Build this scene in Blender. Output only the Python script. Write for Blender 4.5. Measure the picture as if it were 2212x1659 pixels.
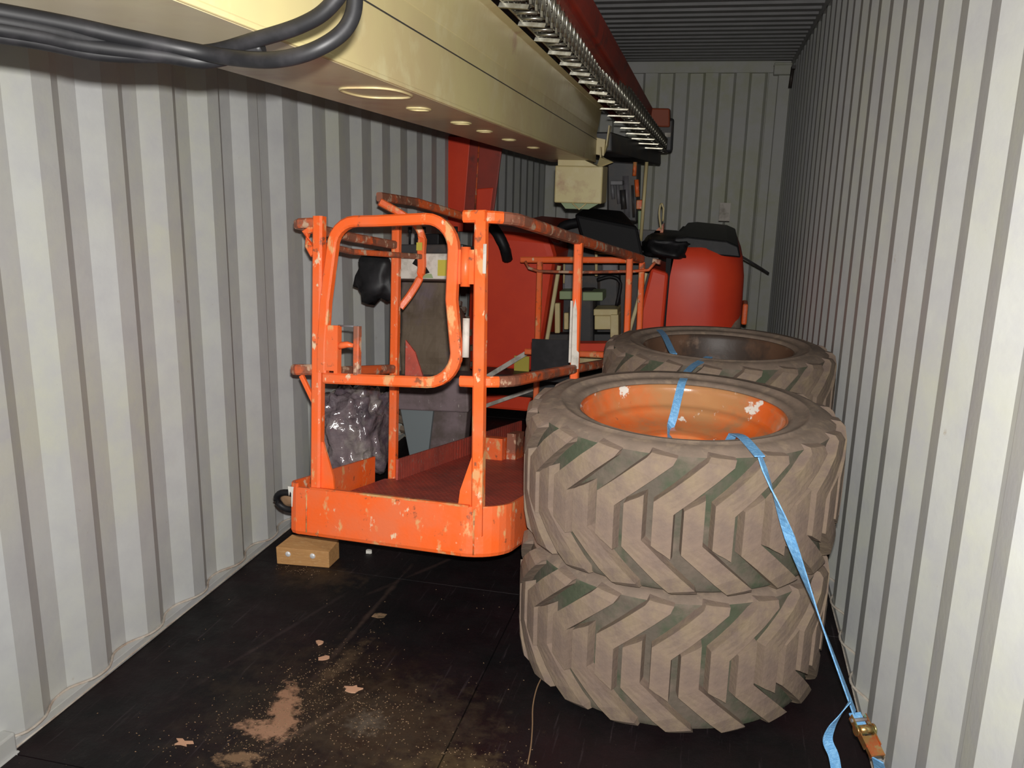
import bpy, bmesh, math, random
from mathutils import Vector, Matrix, noise
random.seed(7)
for o in list(bpy.data.objects): bpy.data.objects.remove(o)
S = bpy.context.scene; COL = S.collection
PI = math.pi
# ------------------------------------------------------------------ camera, world, flash, exposure
CAM = Vector((1.823, 0.0, 1.606)); YAW, PITCH, ROLL, FPX = .2298, .2382, .0226, 1877.1
fw = Vector((-math.sin(YAW)*math.cos(PITCH), math.cos(YAW)*math.cos(PITCH), -math.sin(PITCH)))
rt = Vector((math.cos(YAW), math.sin(YAW), 0)); up = rt.cross(fw)
rt, up = rt*math.cos(ROLL)+up*math.sin(ROLL), up*math.cos(ROLL)-rt*math.sin(ROLL)
cd = bpy.data.cameras.new('camera'); cam = bpy.data.objects.new('camera', cd); COL.objects.link(cam)
cam.matrix_world = Matrix(((rt.x, up.x, -fw.x, CAM.x), (rt.y, up.y, -fw.y, CAM.y), (rt.z, up.z, -fw.z, CAM.z), (0, 0, 0, 1)))
cd.sensor_width = 36; cd.lens = FPX/2212*36; cd.clip_start = .02; cd.clip_end = 100
S.camera = cam
W = bpy.data.worlds.new('world'); S.world = W; W.use_nodes = True
W.node_tree.nodes['Background'].inputs[0].default_value = (.80, .86, 1, 1)
W.node_tree.nodes['Background'].inputs[1].default_value = .10
# the camera's own built-in flash, just above the lens (light comes only from here and a little ambient)
ld = bpy.data.lights.new('camera_flash', 'AREA'); ld.shape = 'RECTANGLE'; ld.size = .035; ld.size_y = .02
ld.energy = 59; ld.color = (1, .975, .94); ld.spread = 2.35
fl = bpy.data.objects.new('camera_flash', ld); COL.objects.link(fl)
fl.matrix_world = Matrix.Translation(up*.062+rt*.012) @ cam.matrix_world
S.view_settings.view_transform = 'Standard'; S.view_settings.look = 'None'
S.view_settings.exposure = 0; S.view_settings.gamma = 1; S.view_settings.use_curve_mapping = False

# ------------------------------------------------------------------ helpers
def link_tag(o, label=None, cat=None, group=None, kind=None):
    if label: o['label'] = label
    if cat: o['category'] = cat
    if group: o['group'] = group
    if kind: o['kind'] = kind
    return o
def empty(name, loc=(0, 0, 0), label=None, cat=None, group=None, mat=None):
    o = bpy.data.objects.new(name, None); COL.objects.link(o); o.empty_display_size = .1
    if mat is not None: o.matrix_world = mat
    else: o.location = loc
    return link_tag(o, label, cat, group)
class MB:
    """collects geometry in the coordinates of its parent"""
    def __init__(s, off=(0, 0, 0)): s.v = []; s.f = []; s.off = Vector(off); s.sm = []
    def add(s, vs, fs, smooth=False):
        n = len(s.v); s.v += [Vector(v)-s.off for v in vs]
        s.f += [tuple(i+n for i in f) for f in fs]; s.sm += [smooth]*len(fs); return s
    def box(s, a, b):
        x0, y0, z0 = a; x1, y1, z1 = b
        return s.add([(x0,y0,z0),(x1,y0,z0),(x1,y1,z0),(x0,y1,z0),(x0,y0,z1),(x1,y0,z1),(x1,y1,z1),(x0,y1,z1)],
                     [(0,3,2,1),(4,5,6,7),(0,1,5,4),(1,2,6,5),(2,3,7,6),(3,0,4,7)])
    def hexa(s, p):   # 4 near corners (ccw from front: bl, br, tr, tl) then 4 far corners
        return s.add(p, [(0,1,2,3),(7,6,5,4),(0,4,5,1),(1,5,6,2),(2,6,7,3),(3,7,4,0)])
    def sweep(s, pts, prof, closed=False, upv=Vector((0, 0, 1)), smooth=True, cap=True, scale=None, twist=None):
        pts = [Vector(p) for p in pts]; n = len(pts); m = len(prof); vs = []
        for i, p in enumerate(pts):
            if closed: t = (pts[(i+1) % n]-pts[i-1])
            else: t = pts[min(i+1, n-1)]-pts[max(i-1, 0)]
            t.normalize(); u = Vector(upv)
            if abs(t.dot(u)) > .97: u = Vector((0, 1, 0)) if abs(t.y) < .9 else Vector((1, 0, 0))
            a = t.cross(u).normalized(); b = a.cross(t)
            # mitre
            k = 1.0
            if (0 < i < n-1) or closed:
                d0 = (p-pts[i-1]).normalized(); d1 = (pts[(i+1) % n]-p).normalized()
                k = 1/max(.5, math.sqrt(max(.01, (1+d0.dot(d1))/2)))
            tw = twist[i] if twist else 0
            if tw: a, b = a*math.cos(tw)+b*math.sin(tw), b*math.cos(tw)-a*math.sin(tw)
            sc = scale[i] if scale else 1
            for (q, r) in prof: vs.append(p+a*q*sc+b*r*sc)
        fs = []
        for i in range(n if closed else n-1):
            for j in range(m):
                a0 = i*m+j; a1 = i*m+(j+1) % m; b0 = ((i+1) % n)*m+j; b1 = ((i+1) % n)*m+(j+1) % m
                fs.append((a0, b0, b1, a1))
        s.add(vs, fs, smooth)
        if cap and not closed:
            base = len(s.v)-n*m
            s.f.append(tuple(range(base, base+m))); s.f.append(tuple(reversed(range(base+(n-1)*m, base+n*m)))); s.sm += [False]*2
        return s
    def tube(s, pts, r, seg=10, **k):
        return s.sweep(pts, [(r*math.cos(2*PI*i/seg), r*math.sin(2*PI*i/seg)) for i in range(seg)], **k)
    def bar(s, pts, w, h=None, c=.18, **k):     # rounded square tube
        h = h or w; a, b = w/2, h/2; e = min(w, h)*c
        k.setdefault('smooth', False)
        return s.sweep(pts, [(a-e,-b),(a,-b+e),(a,b-e),(a-e,b),(-a+e,b),(-a,b-e),(-a,-b+e),(-a+e,-b)], **k)
    def lathe(s, prof, seg=48, c=(0, 0, 0), a0=0, a1=2*PI, smooth=True, axis='z'):
        full = abs(a1-a0-2*PI) < 1e-6; n = seg if full else seg+1; m = len(prof); vs = []
        for i in range(n):
            t = a0+(a1-a0)*i/seg
            for (r, z) in prof:
                p = Vector((r*math.cos(t), r*math.sin(t), z))
                if axis == 'x': p = Vector((z, p.x, p.y))
                if axis == 'y': p = Vector((p.x, -z, p.y)) 
                vs.append(p+Vector(c))
        fs = []
        for i in range(seg):
            for j in range(m-1):
                fs.append((i*m+j, ((i+1) % n)*m+j, ((i+1) % n)*m+j+1, i*m+j+1))
        return s.add(vs, fs, smooth)
    def prism(s, poly, d, axis='y'):   # poly in 2D, extruded from d[0] to d[1]
        def P(q, t):
            return {'y': (q[0], t, q[1]), 'x': (t, q[0], q[1]), 'z': (q[0], q[1], t)}[axis]
        n = len(poly)
        return s.add([P(q, d[0]) for q in poly]+[P(q, d[1]) for q in poly],
                     [tuple(range(n)), tuple(reversed(range(n, 2*n)))]+[(i, i+n, (i+1) % n+n, (i+1) % n) for i in range(n)])
    def mesh(s, name, m):
        me = bpy.data.meshes.new(name); me.from_pydata([tuple(v) for v in s.v], [], s.f)
        me.polygons.foreach_set('use_smooth', s.sm); me.materials.append(m)
        bm = bmesh.new(); bm.from_mesh(me); bmesh.ops.recalc_face_normals(bm, faces=bm.faces); bm.to_mesh(me); bm.free()
        me.update(); return me
    def build(s, name, m, parent=None, bevel=0, **tags):
        o = bpy.data.objects.new(name, s.mesh(name, m)); COL.objects.link(o)
        if parent: o.parent = parent
        if bevel:
            b = o.modifiers.new('bevel', 'BEVEL'); b.width = bevel; b.segments = 2; b.limit_method = 'ANGLE'; b.angle_limit = .6
        return link_tag(o, **tags)
def arc(c, r, a0, a1, n, plane='xy', z=0):
    out = []
    for i in range(n+1):
        t = a0+(a1-a0)*i/n
        out.append((c[0]+r*math.cos(t), c[1]+r*math.sin(t)))
    return out
def smooth_path(pts, n=6):   # catmull-rom
    pts = [Vector(p) for p in pts]; out = []
    for i in range(len(pts)-1):
        p0 = pts[max(i-1, 0)]; p1 = pts[i]; p2 = pts[i+1]; p3 = pts[min(i+2, len(pts)-1)]
        for k in range(n):
            t = k/n
            out.append(.5*((2*p1)+(p2-p0)*t+(2*p0-5*p1+4*p2-p3)*t*t+(3*p1-p0-3*p2+p3)*t**3))
    return out+[pts[-1]]

# ------------------------------------------------------------------ materials
def mat(name, base, rough=.6, metal=0, layers=(), bump=0, bscale=30, spec=.5, coat=0, objspace=True, alpha=None, trans=0):
    """layers: (colour, noise scale, threshold, softness, detail, stretch)"""
    m = bpy.data.materials.new(name); m.use_nodes = True; nt = m.node_tree; N = nt.nodes; L = nt.links
    b = N['Principled BSDF']; b.inputs['Roughness'].default_value = rough; b.inputs['Metallic'].default_value = metal
    b.inputs['Specular IOR Level'].default_value = spec; b.inputs['Coat Weight'].default_value = coat; b.inputs['Coat Roughness'].default_value = .15
    b.inputs['Transmission Weight'].default_value = trans
    tc = N.new('ShaderNodeTexCoord')
    cur = N.new('ShaderNodeRGB'); cur.outputs[0].default_value = (*base, 1); cur = cur.outputs[0]
    for i, l in enumerate(layers):
        col, sc, th, so = l[:4]; det = l[4] if len(l) > 4 else 5; st = l[5] if len(l) > 5 else (1, 1, 1)
        mp = N.new('ShaderNodeMapping'); mp.inputs['Scale'].default_value = st; mp.inputs['Location'].default_value = (i*3.7, i*1.3, i*5.1)
        L.new(tc.outputs['Object'], mp.inputs[0])
        nz = N.new('ShaderNodeTexNoise'); nz.inputs['Scale'].default_value = sc; nz.inputs['Detail'].default_value = det; nz.inputs['Roughness'].default_value = .62
        L.new(mp.outputs[0], nz.inputs['Vector'])
        mr = N.new('ShaderNodeMapRange'); mr.inputs['From Min'].default_value = th-so; mr.inputs['From Max'].default_value = th+so
        L.new(nz.outputs['Fac'], mr.inputs[0])
        mx = N.new('ShaderNodeMix'); mx.data_type = 'RGBA'; L.new(mr.outputs[0], mx.inputs['Factor'])
        L.new(cur, mx.inputs['A']); mx.inputs['B'].default_value = (*col, 1); cur = mx.outputs['Result']
    L.new(cur, b.inputs['Base Color'])
    if bump:
        nz = N.new('ShaderNodeTexNoise'); nz.inputs['Scale'].default_value = bscale; nz.inputs['Detail'].default_value = 4
        L.new(tc.outputs['Object'], nz.inputs['Vector'])
        bp = N.new('ShaderNodeBump'); bp.inputs['Strength'].default_value = bump; bp.inputs['Distance'].default_value = .01
        L.new(nz.outputs['Fac'], bp.inputs['Height']); L.new(bp.outputs[0], b.inputs['Normal'])
    return m
M = {}
M['wall'] = mat('wall_paint', (.50, .51, .50), .45, layers=(((.50, .51, .44), 1.6, .54, .12), ((.45, .455, .46), 9, .56, .16), ((.36, .31, .25), 22, .74, .04, 6)), bump=.05, bscale=60)
M['wall_end'] = mat('wall_paint_end', (.56, .56, .53), .5, layers=(((.52, .53, .38), 1.3, .5, .1), ((.58, .58, .56), 7, .55, .15)), bump=.04)
M['roof'] = mat('roof_paint', (.34, .34, .34), .6, layers=(((.27, .27, .27), 6, .5, .2),))
M['caulk'] = mat('sealant', (.52, .47, .40), .6, layers=(((.36, .28, .22), 14, .56, .12),), bump=.3, bscale=50)
M['wood'] = mat('timber', (.56, .30, .11), .7, layers=(((.44, .22, .08), 12, .5, .2, 5, (1, 6, 8)), ((.62, .38, .17), 30, .62, .06, 4, (1, 8, 8))), bump=.15, bscale=70)
ORL = (((.80, .17, .06), 4, .55, .12), ((.74, .36, .15), 17, .610, .03, 8, (1, 1, .5)), ((.30, .09, .04), 20, .640, .03, 8), ((.80, .58, .38), 24, .650, .02, 9, (1, 1, .5)))
M['orange'] = mat('worn_orange_paint', (.93, .135, .02), .40, layers=ORL, bump=.08, bscale=80)
M['orange_rust'] = mat('heavily_worn_orange_paint', (.80, .13, .025), .45, layers=(((.58, .33, .13), 9, .50, .06, 8), ((.30, .08, .03), 14, .60, .04, 8), ((.72, .55, .36), 25, .62, .03, 9)), bump=.15, bscale=60)
M['rail'] = mat('scuffed_rail_paint', (.70, .12, .03), .5, layers=(((.26, .10, .06), 5, .49, .06, 8), ((.55, .36, .24), 20, .58, .03, 9), ((.2, .07, .04), 18, .62, .04, 8)), bump=.1)
M['deck'] = mat('worn_deck', (.60, .10, .065), .5, layers=(((.36, .075, .055), 8, .5, .15), ((.42, .16, .12), 60, .62, .05, 8), ((.34, .24, .20), 25, .68, .05, 8)), bump=.1)
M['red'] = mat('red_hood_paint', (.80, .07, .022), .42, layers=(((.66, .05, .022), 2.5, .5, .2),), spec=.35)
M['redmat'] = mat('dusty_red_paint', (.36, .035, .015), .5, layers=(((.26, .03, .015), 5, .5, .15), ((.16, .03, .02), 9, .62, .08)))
M['orange_box'] = mat('faded_orange_plastic', (.30, .06, .02), .6)
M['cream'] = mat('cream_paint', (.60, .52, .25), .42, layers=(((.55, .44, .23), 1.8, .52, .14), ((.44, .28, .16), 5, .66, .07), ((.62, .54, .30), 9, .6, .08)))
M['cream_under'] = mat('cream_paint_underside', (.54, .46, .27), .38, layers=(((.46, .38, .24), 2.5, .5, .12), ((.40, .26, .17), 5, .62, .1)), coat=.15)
M['black'] = mat('black_rubber', (.008, .008, .009), .5, layers=(((.018, .017, .019), 12, .55, .1),), spec=.28)
M['blackpl'] = mat('black_plastic', (.006, .006, .007), .6, spec=.2)
M['dark'] = mat('dark_greasy_metal', (.03, .03, .032), .5, layers=(((.06, .045, .035), 8, .56, .1),))
M['grey'] = mat('grey_steel', (.20, .20, .21), .5, layers=(((.12, .11, .12), 6, .5, .15), ((.5, .46, .42), 45, .70, .03, 9)))
M['greyplate'] = mat('plain_grey_plate', (.22, .25, .26), .5)
M['scuffed'] = mat('scuffed_purple_grey_box', (.24, .18, .19), .45, layers=(((.13, .10, .09), 5, .5, .1), ((.62, .58, .52), 40, .68, .02, 9, (2, 2, .5))), bump=.1)
M['canvas'] = mat('brown_canvas', (.17, .125, .085), .75, layers=(((.15, .11, .125), 2.2, .53, .07), ((.12, .085, .055), 7, .58, .1)), bump=.25, bscale=12)
M['silver'] = mat('galvanised_links', (.46, .45, .38), .28, metal=.9, layers=(((.28, .26, .20), 30, .5, .1),))
M['bright'] = mat('bright_steel', (.9, .9, .9), .3, metal=.35)
M['whitemark'] = mat('white_label', (.60, .56, .50), .6, layers=(((.36, .33, .28), 12, .56, .08, 8),), spec=.2)
M['yellow'] = mat('yellow_label', (.50, .42, .06), .5)
M['green'] = mat('grey_green_paint', (.26, .34, .18), .5)
M['rubber'] = mat('dusty_tyre_rubber', (.222, .158, .120), .85, layers=(((.26, .20, .12), 2.2, .57, .1), ((.18, .13, .105), 14, .55, .12), ((.36, .20, .10), 5, .68, .05)), bump=.2, bscale=70)
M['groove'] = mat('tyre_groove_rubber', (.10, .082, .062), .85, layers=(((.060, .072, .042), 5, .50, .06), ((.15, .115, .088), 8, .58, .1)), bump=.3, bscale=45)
M['sidewall'] = mat('dusty_sidewall', (.23, .17, .13), .8, layers=(((.17, .13, .10), 8, .5, .12), ((.28, .21, .15), 20, .6, .08)), bump=.12, bscale=60)
M['rim'] = mat('orange_rim_paint', (.72, .13, .02), .18, layers=(((.46, .22, .09), 2.4, .50, .10, 7), ((.36, .19, .09), 6, .60, .07, 8), ((.80, .74, .66), 9, .635, .010, 9, (1, .6, 1)), ((.2, .06, .03), 16, .72, .02)), bump=.22, bscale=14, coat=.6)
M['rim_rust_shade'] = mat('rusty_shaded_rim', (.14, .075, .045), .5, layers=(((.06, .04, .03), 4, .52, .06), ((.26, .17, .12), 7, .62, .06)), bump=.2, bscale=15)  # rust brown; dark noise patches stand for shadow inside the deep rim
M['blue'] = mat('blue_webbing', (.15, .38, .68), .5, layers=(((.23, .50, .80), 90, .55, .1, 2, (1, 1, 1)),), bump=.3, bscale=300)
M['zinc'] = mat('yellow_zinc', (.62, .34, .12), .28, metal=.85, layers=(((.75, .22, .08), 25, .52, .06), ((.55, .50, .22), 35, .58, .06)))
M['cord'] = mat('brown_twine', (.25, .15, .08), .8)
M['chip'] = mat('wood_chip', (.56, .32, .20), .8)
M['sawdust'] = mat('sawdust', (.30, .18, .10), .9, layers=(((.12, .08, .04), 60, .5, .1),))
M['pellet'] = mat('white_scrap', (.7, .68, .62), .6)
M['film'] = mat('stretch_film', (.24, .19, .20), .12, layers=(((.12, .09, .11), 4, .5, .1), ((.34, .30, .27), 7, .58, .08), ((.06, .05, .06), 6, .62, .05)), bump=1.0, bscale=26, spec=.9, coat=1)
# expanded-metal deck: dark diamond holes
def grid_bump(m, sx, sy, depth=.6):
    nt = m.node_tree; N = nt.nodes; L = nt.links; b = N['Principled BSDF']
    tc = N.new('ShaderNodeTexCoord'); mp = N.new('ShaderNodeMapping'); mp.inputs['Scale'].default_value = (sx, sy, 1)
    L.new(tc.outputs['Object'], mp.inputs[0])
    br = N.new('ShaderNodeTexBrick'); br.inputs['Scale'].default_value = 1; br.inputs['Mortar Size'].default_value = .16; br.offset = .5
    br.inputs['Brick Width'].default_value = 1; br.inputs['Row Height'].default_value = .5
    L.new(mp.outputs[0], br.inputs['Vector'])
    bp = N.new('ShaderNodeBump'); bp.inputs['Strength'].default_value = depth; bp.inputs['Distance'].default_value = .004
    L.new(br.outputs['Fac'], bp.inputs['Height']); L.new(bp.outputs[0], b.inputs['Normal'])
    old = b.inputs['Base Color'].links[0].from_socket
    mx = N.new('ShaderNodeMix'); mx.data_type = 'RGBA'; mx.inputs['A'].default_value = (.05, .02, .018, 1)
    L.new(br.outputs['Fac'], mx.inputs['Factor']); L.new(old, mx.inputs['B']); L.new(mx.outputs['Result'], b.inputs['Base Color'])
    mx.inputs['Factor'].default_value = 1
    mr = N.new('ShaderNodeMapRange'); mr.inputs['To Min'].default_value = .45; L.new(br.outputs['Fac'], mr.inputs[0]); L.new(mr.outputs[0], mx.inputs['Factor'])
grid_bump(M['deck'], 40, 32)
# floor: phenolic plywood with dust, scratches and sawdust patches at their places on the boards
def floor_mat():
    m = bpy.data.materials.new('dark_plywood'); m.use_nodes = True; nt = m.node_tree; N = nt.nodes; L = nt.links; b = N['Principled BSDF']
    tc = N.new('ShaderNodeTexCoord'); geo = N.new('ShaderNodeNewGeometry')
    def noise_(sc, st=(1, 1, 1), det=6, rot=0, loc=(0, 0, 0)):
        mp = N.new('ShaderNodeMapping'); mp.inputs['Scale'].default_value = st; mp.inputs['Rotation'].default_value = (0, 0, rot); mp.inputs['Location'].default_value = loc
        L.new(geo.outputs['Position'], mp.inputs[0])
        n = N.new('ShaderNodeTexNoise'); n.inputs['Scale'].default_value = sc; n.inputs['Detail'].default_value = det; n.inputs['Roughness'].default_value = .65
        L.new(mp.outputs[0], n.inputs['Vector']); return n.outputs['Fac']
    def rng(x, a, c, t0=0, t1=1):
        r = N.new('ShaderNodeMapRange'); r.inputs[1].default_value = a; r.inputs[2].default_value = c; r.inputs[3].default_value = t0; r.inputs[4].default_value = t1
        L.new(x, r.inputs[0]); return r.outputs[0]
    def mix(f, A, B):
        x = N.new('ShaderNodeMix'); x.data_type = 'RGBA'; L.new(f, x.inputs['Factor'])
        if isinstance(A, tuple): x.inputs['A'].default_value = (*A, 1)
        else: L.new(A, x.inputs['A'])
        x.inputs['B'].default_value = (*B, 1); return x.outputs['Result']
    def math_(op, a, c):
        x = N.new('ShaderNodeMath'); x.operation = op
        for i, q in enumerate((a, c)):
            if isinstance(q, (int, float)): x.inputs[i].default_value = q
            else: L.new(q, x.inputs[i])
        return x.outputs[0]
    cur = mix(rng(noise_(2.2), .4, .65), (.006, .0055, .006), (.014, .0065, .008))
    cur = mix(rng(noise_(9, (8, .35, 1), 5, -.12), .60, .72, 0, .5), cur, (.06, .045, .05))      # drag scratches
    cur = mix(rng(noise_(60, (1, 1, 1), 3), .70, .76, 0, .55), cur, (.12, .10, .08))             # grit
    def blob(x, y, rx, ry, rot=0, th=.5, w=.25, k=1.0, col=(.30, .18, .10), nsc=9):
        nonlocal cur
        mp = N.new('ShaderNodeMapping'); mp.vector_type = 'TEXTURE'; mp.inputs['Location'].default_value = (x, y, 0); mp.inputs['Scale'].default_value = (rx, ry, 1); mp.inputs['Rotation'].default_value = (0, 0, rot)
        L.new(geo.outputs['Position'], mp.inputs[0])
        ln = N.new('ShaderNodeVectorMath'); ln.operation = 'LENGTH'; sp = N.new('ShaderNodeVectorMath'); sp.operation = 'MULTIPLY'; sp.inputs[1].default_value = (1, 1, 0)
        L.new(mp.outputs[0], sp.inputs[0]); L.new(sp.outputs[0], ln.inputs[0])
        d = math_('ADD', ln.outputs['Value'], rng(noise_(nsc), .2, .8, -.9, .9))
        cur = mix(rng(d, th+w, th-w, 0, k), cur, col)
    blob(.72, 2.15, .34, .38, 0, .7, .5, .5, (.045, .031, .018), 14)
    blob(.655, 2.72, .012, .50, -.02, .6, .5, .6, (.07, .045, .035), 9)
    blob(.76, 2.10, .014, .34, -.45, .6, .5, .6, (.10, .07, .05), 9)
    blob(.76, 3.2, .012, .35, -.5, .6, .5, .5, (.06, .035, .03), 9)
    blob(.40, 2.5, .010, .6, -.28, .6, .5, .35, (.06, .04, .04), 9)
    blob(1.0, 2.12, .30, .26, 0, .7, .4, .6, (.058, .042, .026), 16)
    blob(.640, 2.12, .05, .155, .35, .75, .22, .95, (.34, .19, .115), 22)
    blob(.63, 2.02, .13, .06, 0, .55, .22, .9, (.37, .21, .13), 24)
    blob(.62, 1.88, .10, .05, .3, .5, .2, .8, (.26, .16, .09), 24)
    blob(.70, 2.40, .035, .22, -.12, .6, .35, .7, (.09, .06, .035), 22)
    blob(.36, 2.98, .16, .09, 0, .7, .5, .45, (.09, .055, .03), 18)
    blob(.903, 2.13, .075, .075, 0, .5, .5, .65, (.13, .11, .085), 45)
    blob(1.20, 2.02, .22, .07, .2, .5, .4, .6, (.10, .07, .035), 20)
    L.new(cur, b.inputs['Base Color'])
    L.new(rng(noise_(7), .35, .7, .42, .7), b.inputs['Roughness'])
    b.inputs['Specular IOR Level'].default_value = .25
    bp = N.new('ShaderNodeBump'); bp.inputs['Strength'].default_value = .35; bp.inputs['Distance'].default_value = .006
    L.new(noise_(45), bp.inputs['Height']); L.new(bp.outputs[0], b.inputs['Normal'])
    return m
M['floor'] = floor_mat()

# ------------------------------------------------------------------ container shell
Y0, Y1, WX, H = .9, 9.2, 2.35, 2.70
def corr(phase, y0, y1, inner=.072, slope=.068, outer=.070, depth=.036, shape=None):
    """list of (y, recess) starting with the slope that comes inwards"""
    pitch = inner+outer+2*slope; out = []; k = math.floor((y0-phase)/pitch)
    y = phase+k*pitch
    while y < y1+pitch:
        out += [(y, depth), (y+slope, 0), (y+slope+inner, 0), (y+2*slope+inner, depth)]; y += pitch
    return [(max(y0, min(y1, a)), b) for a, b in out if y0-pitch < a < y1+pitch]
def wall_side(name, x, sgn, phase, mirror=False):
    mb = MB(); pr = corr(phase, Y0, Y1)
    vs = []; 
    for (y, d) in pr: vs += [(x+sgn*d, y, .03), (x+sgn*d, y, H-.05)]
    mb.add(vs, [(2*i, 2*i+2, 2*i+3, 2*i+1) for i in range(len(pr)-1)])
    n = len(vs); vs2 = [(v[0]+sgn*.004, v[1], v[2]) for v in vs]
    mb.add(vs2, [(2*i, 2*i+1, 2*i+3, 2*i+2) for i in range(len(pr)-1)])
    return mb.build(name, M['wall'], kind='structure')
wall_side('wall_left', 0, -1, 2.0097)
# on the right-hand wall the slopes turned away from the door read as dark stripes
wall_side('wall_right', WX, 1, 1.942-.034-.072-.068)
mb = MB(); pr = corr(.06, -.02, WX+.02, inner=.12, slope=.026, outer=.122, depth=.045)
vs = []
for (x, d) in pr: vs += [(x, Y1+d, .05), (x, Y1+d, H-.09)]
mb.add(vs, [(2*i, 2*i+2, 2*i+3, 2*i+1) for i in range(len(pr)-1)]); mb.box((-.05, Y1+.05, 0), (WX+.05, Y1+.055, H))
mb.build('wall_end', M['wall_end'], kind='structure')
mb = MB(); pr = corr(0, -.2, Y1, inner=.09, slope=.03, outer=.05, depth=.035)
vs = []
for (y, d) in pr: vs += [(-.05, y, H+d), (WX+.05, y, H+d)]
mb.add(vs, [(2*i, 2*i+2, 2*i+3, 2*i+1) for i in range(len(pr)-1)]); mb.box((-.05, -.2, H+.04), (WX+.05, Y1, H+.05))
mb.build('ceiling', M['roof'], kind='structure')
flo = MB().box((-.05, -.6, -.10), (WX+.05, Y1+.05, -.031)).build('floor', M['dark'], kind='structure')
ys = [-.6, .57, 1.74, 3.045, 4.265, 5.485, 6.705, 7.925, Y1]
for i in range(len(ys)-1):
    for a, b_ in ((.002, 1.168), (1.172, WX-.002)):
        MB().box((a, ys[i]+.0015, -.03), (b_, ys[i+1]-.0015, 0)).build('plywood_panel', M['floor'], flo, bevel=.0015)
# bottom rails whose top ledge shows in the recesses of the corrugation, with a wavy sealant bead
for nm, x, sg, ph in (('left', 0, -1, 2.0097), ('right', WX, 1, 1.942-.034-.072-.068)):
    MB().box((min(x, x+sg*.07), Y0, -.03), (max(x, x+sg*.07), Y1, .028)).build('baseboard_'+nm, M['wall'], kind='structure', bevel=.002)
    pts = []; 
    for (y, d) in corr(ph, 1.75, Y1-.05): pts.append((x+sg*(d-.006), y, .030+random.uniform(-.002, .003)))
    # keep points in order and distinct
    q = [pts[0]]
    for p in pts[1:]:
        if p[1]-q[-1][1] > .01: q.append(p)
    MB().tube(smooth_path(q, 3), .0045, 6).build('sealant_bead', M['caulk'], bpy.data.objects['baseboard_'+nm])
    pts = [(x-sg*.0015, y, .004+.002*math.sin(y*9)) for y in [1.75+.15*i for i in range(50)]]
    MB().tube(pts, .003, 5).build('sealant_bead', M['caulk'], bpy.data.objects['baseboard_'+nm])
    MB().box((min(x, x+sg*.06), -.2, H-.06), (max(x, x+sg*.06), Y1, H+.03)).build('trim_1' if nm == 'left' else 'trim_2', M['wall'], kind='structure')
# corner posts, header and castings of the far end
MB().box((0, Y1-.02, H-.10), (WX, Y1+.05, H+.01)).build('trim_3', M['wall_end'], kind='structure', bevel=.004)
MB().box((WX-.11, Y1-.06, 0), (WX+.02, Y1+.06, H-.1)).box((WX-.20, Y1-.012, 0), (WX-.11, Y1+.04, H-.1)).build('trim_4', M['wall_end'], kind='structure', bevel=.006)
MB().box((-.02, Y1-.06, 0), (.11, Y1+.06, H-.1)).build('trim_5', M['wall_end'], kind='structure', bevel=.006)
MB().box((WX-.16, Y1-.14, H-.13), (WX, Y1, H-.02)).box((WX-.165, Y1-.145, H-.05), (WX, Y1, H-.035)).build('trim_6', M['wall_end'], kind='structure', bevel=.01)
MB().box((0, Y1-.14, H-.13), (.16, Y1, H-.02)).build('trim_7', M['wall_end'], kind='structure', bevel=.01)
# door-side corner post foot at the lower left
MB().box((-.06, 1.50, -.06), (.012, 1.755, .06)).box((-.02, 1.66, -.06), (.022, 1.755, .004)).build('trim_8', M['wall'], kind='structure', bevel=.006)
# dark lashing bar high on the right wall
MB().tube([(WX-.02, 8.55, 2.58), (WX-.03, 8.55, 2.40)], .016, 8).box((WX-.03, 8.50, 2.56), (WX+.02, 8.60, 2.59)).build('lashing_bar', M['dark'], label='short dark lashing bar near the top far corner of the right wall', cat='lashing bar')
# thin lashing rod clipped in a recess of the right wall
r_ = empty('lashing_ring', (WX, 2.15, .10), 'small steel lashing ring at the foot of the right wall holding the blue strap', 'lashing ring')
MB().tube([(.0-.014+.0*i, .026*math.cos(t), .026*math.sin(t)) for i, t in enumerate([2*PI*k/16 for k in range(16)])], .005, 8, closed=True).build('ring', M['grey'], r_)
MB().box((-.006, -.03, -.035), (.01, .03, -.008)).build('ring_plate', M['wall'], r_)

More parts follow.
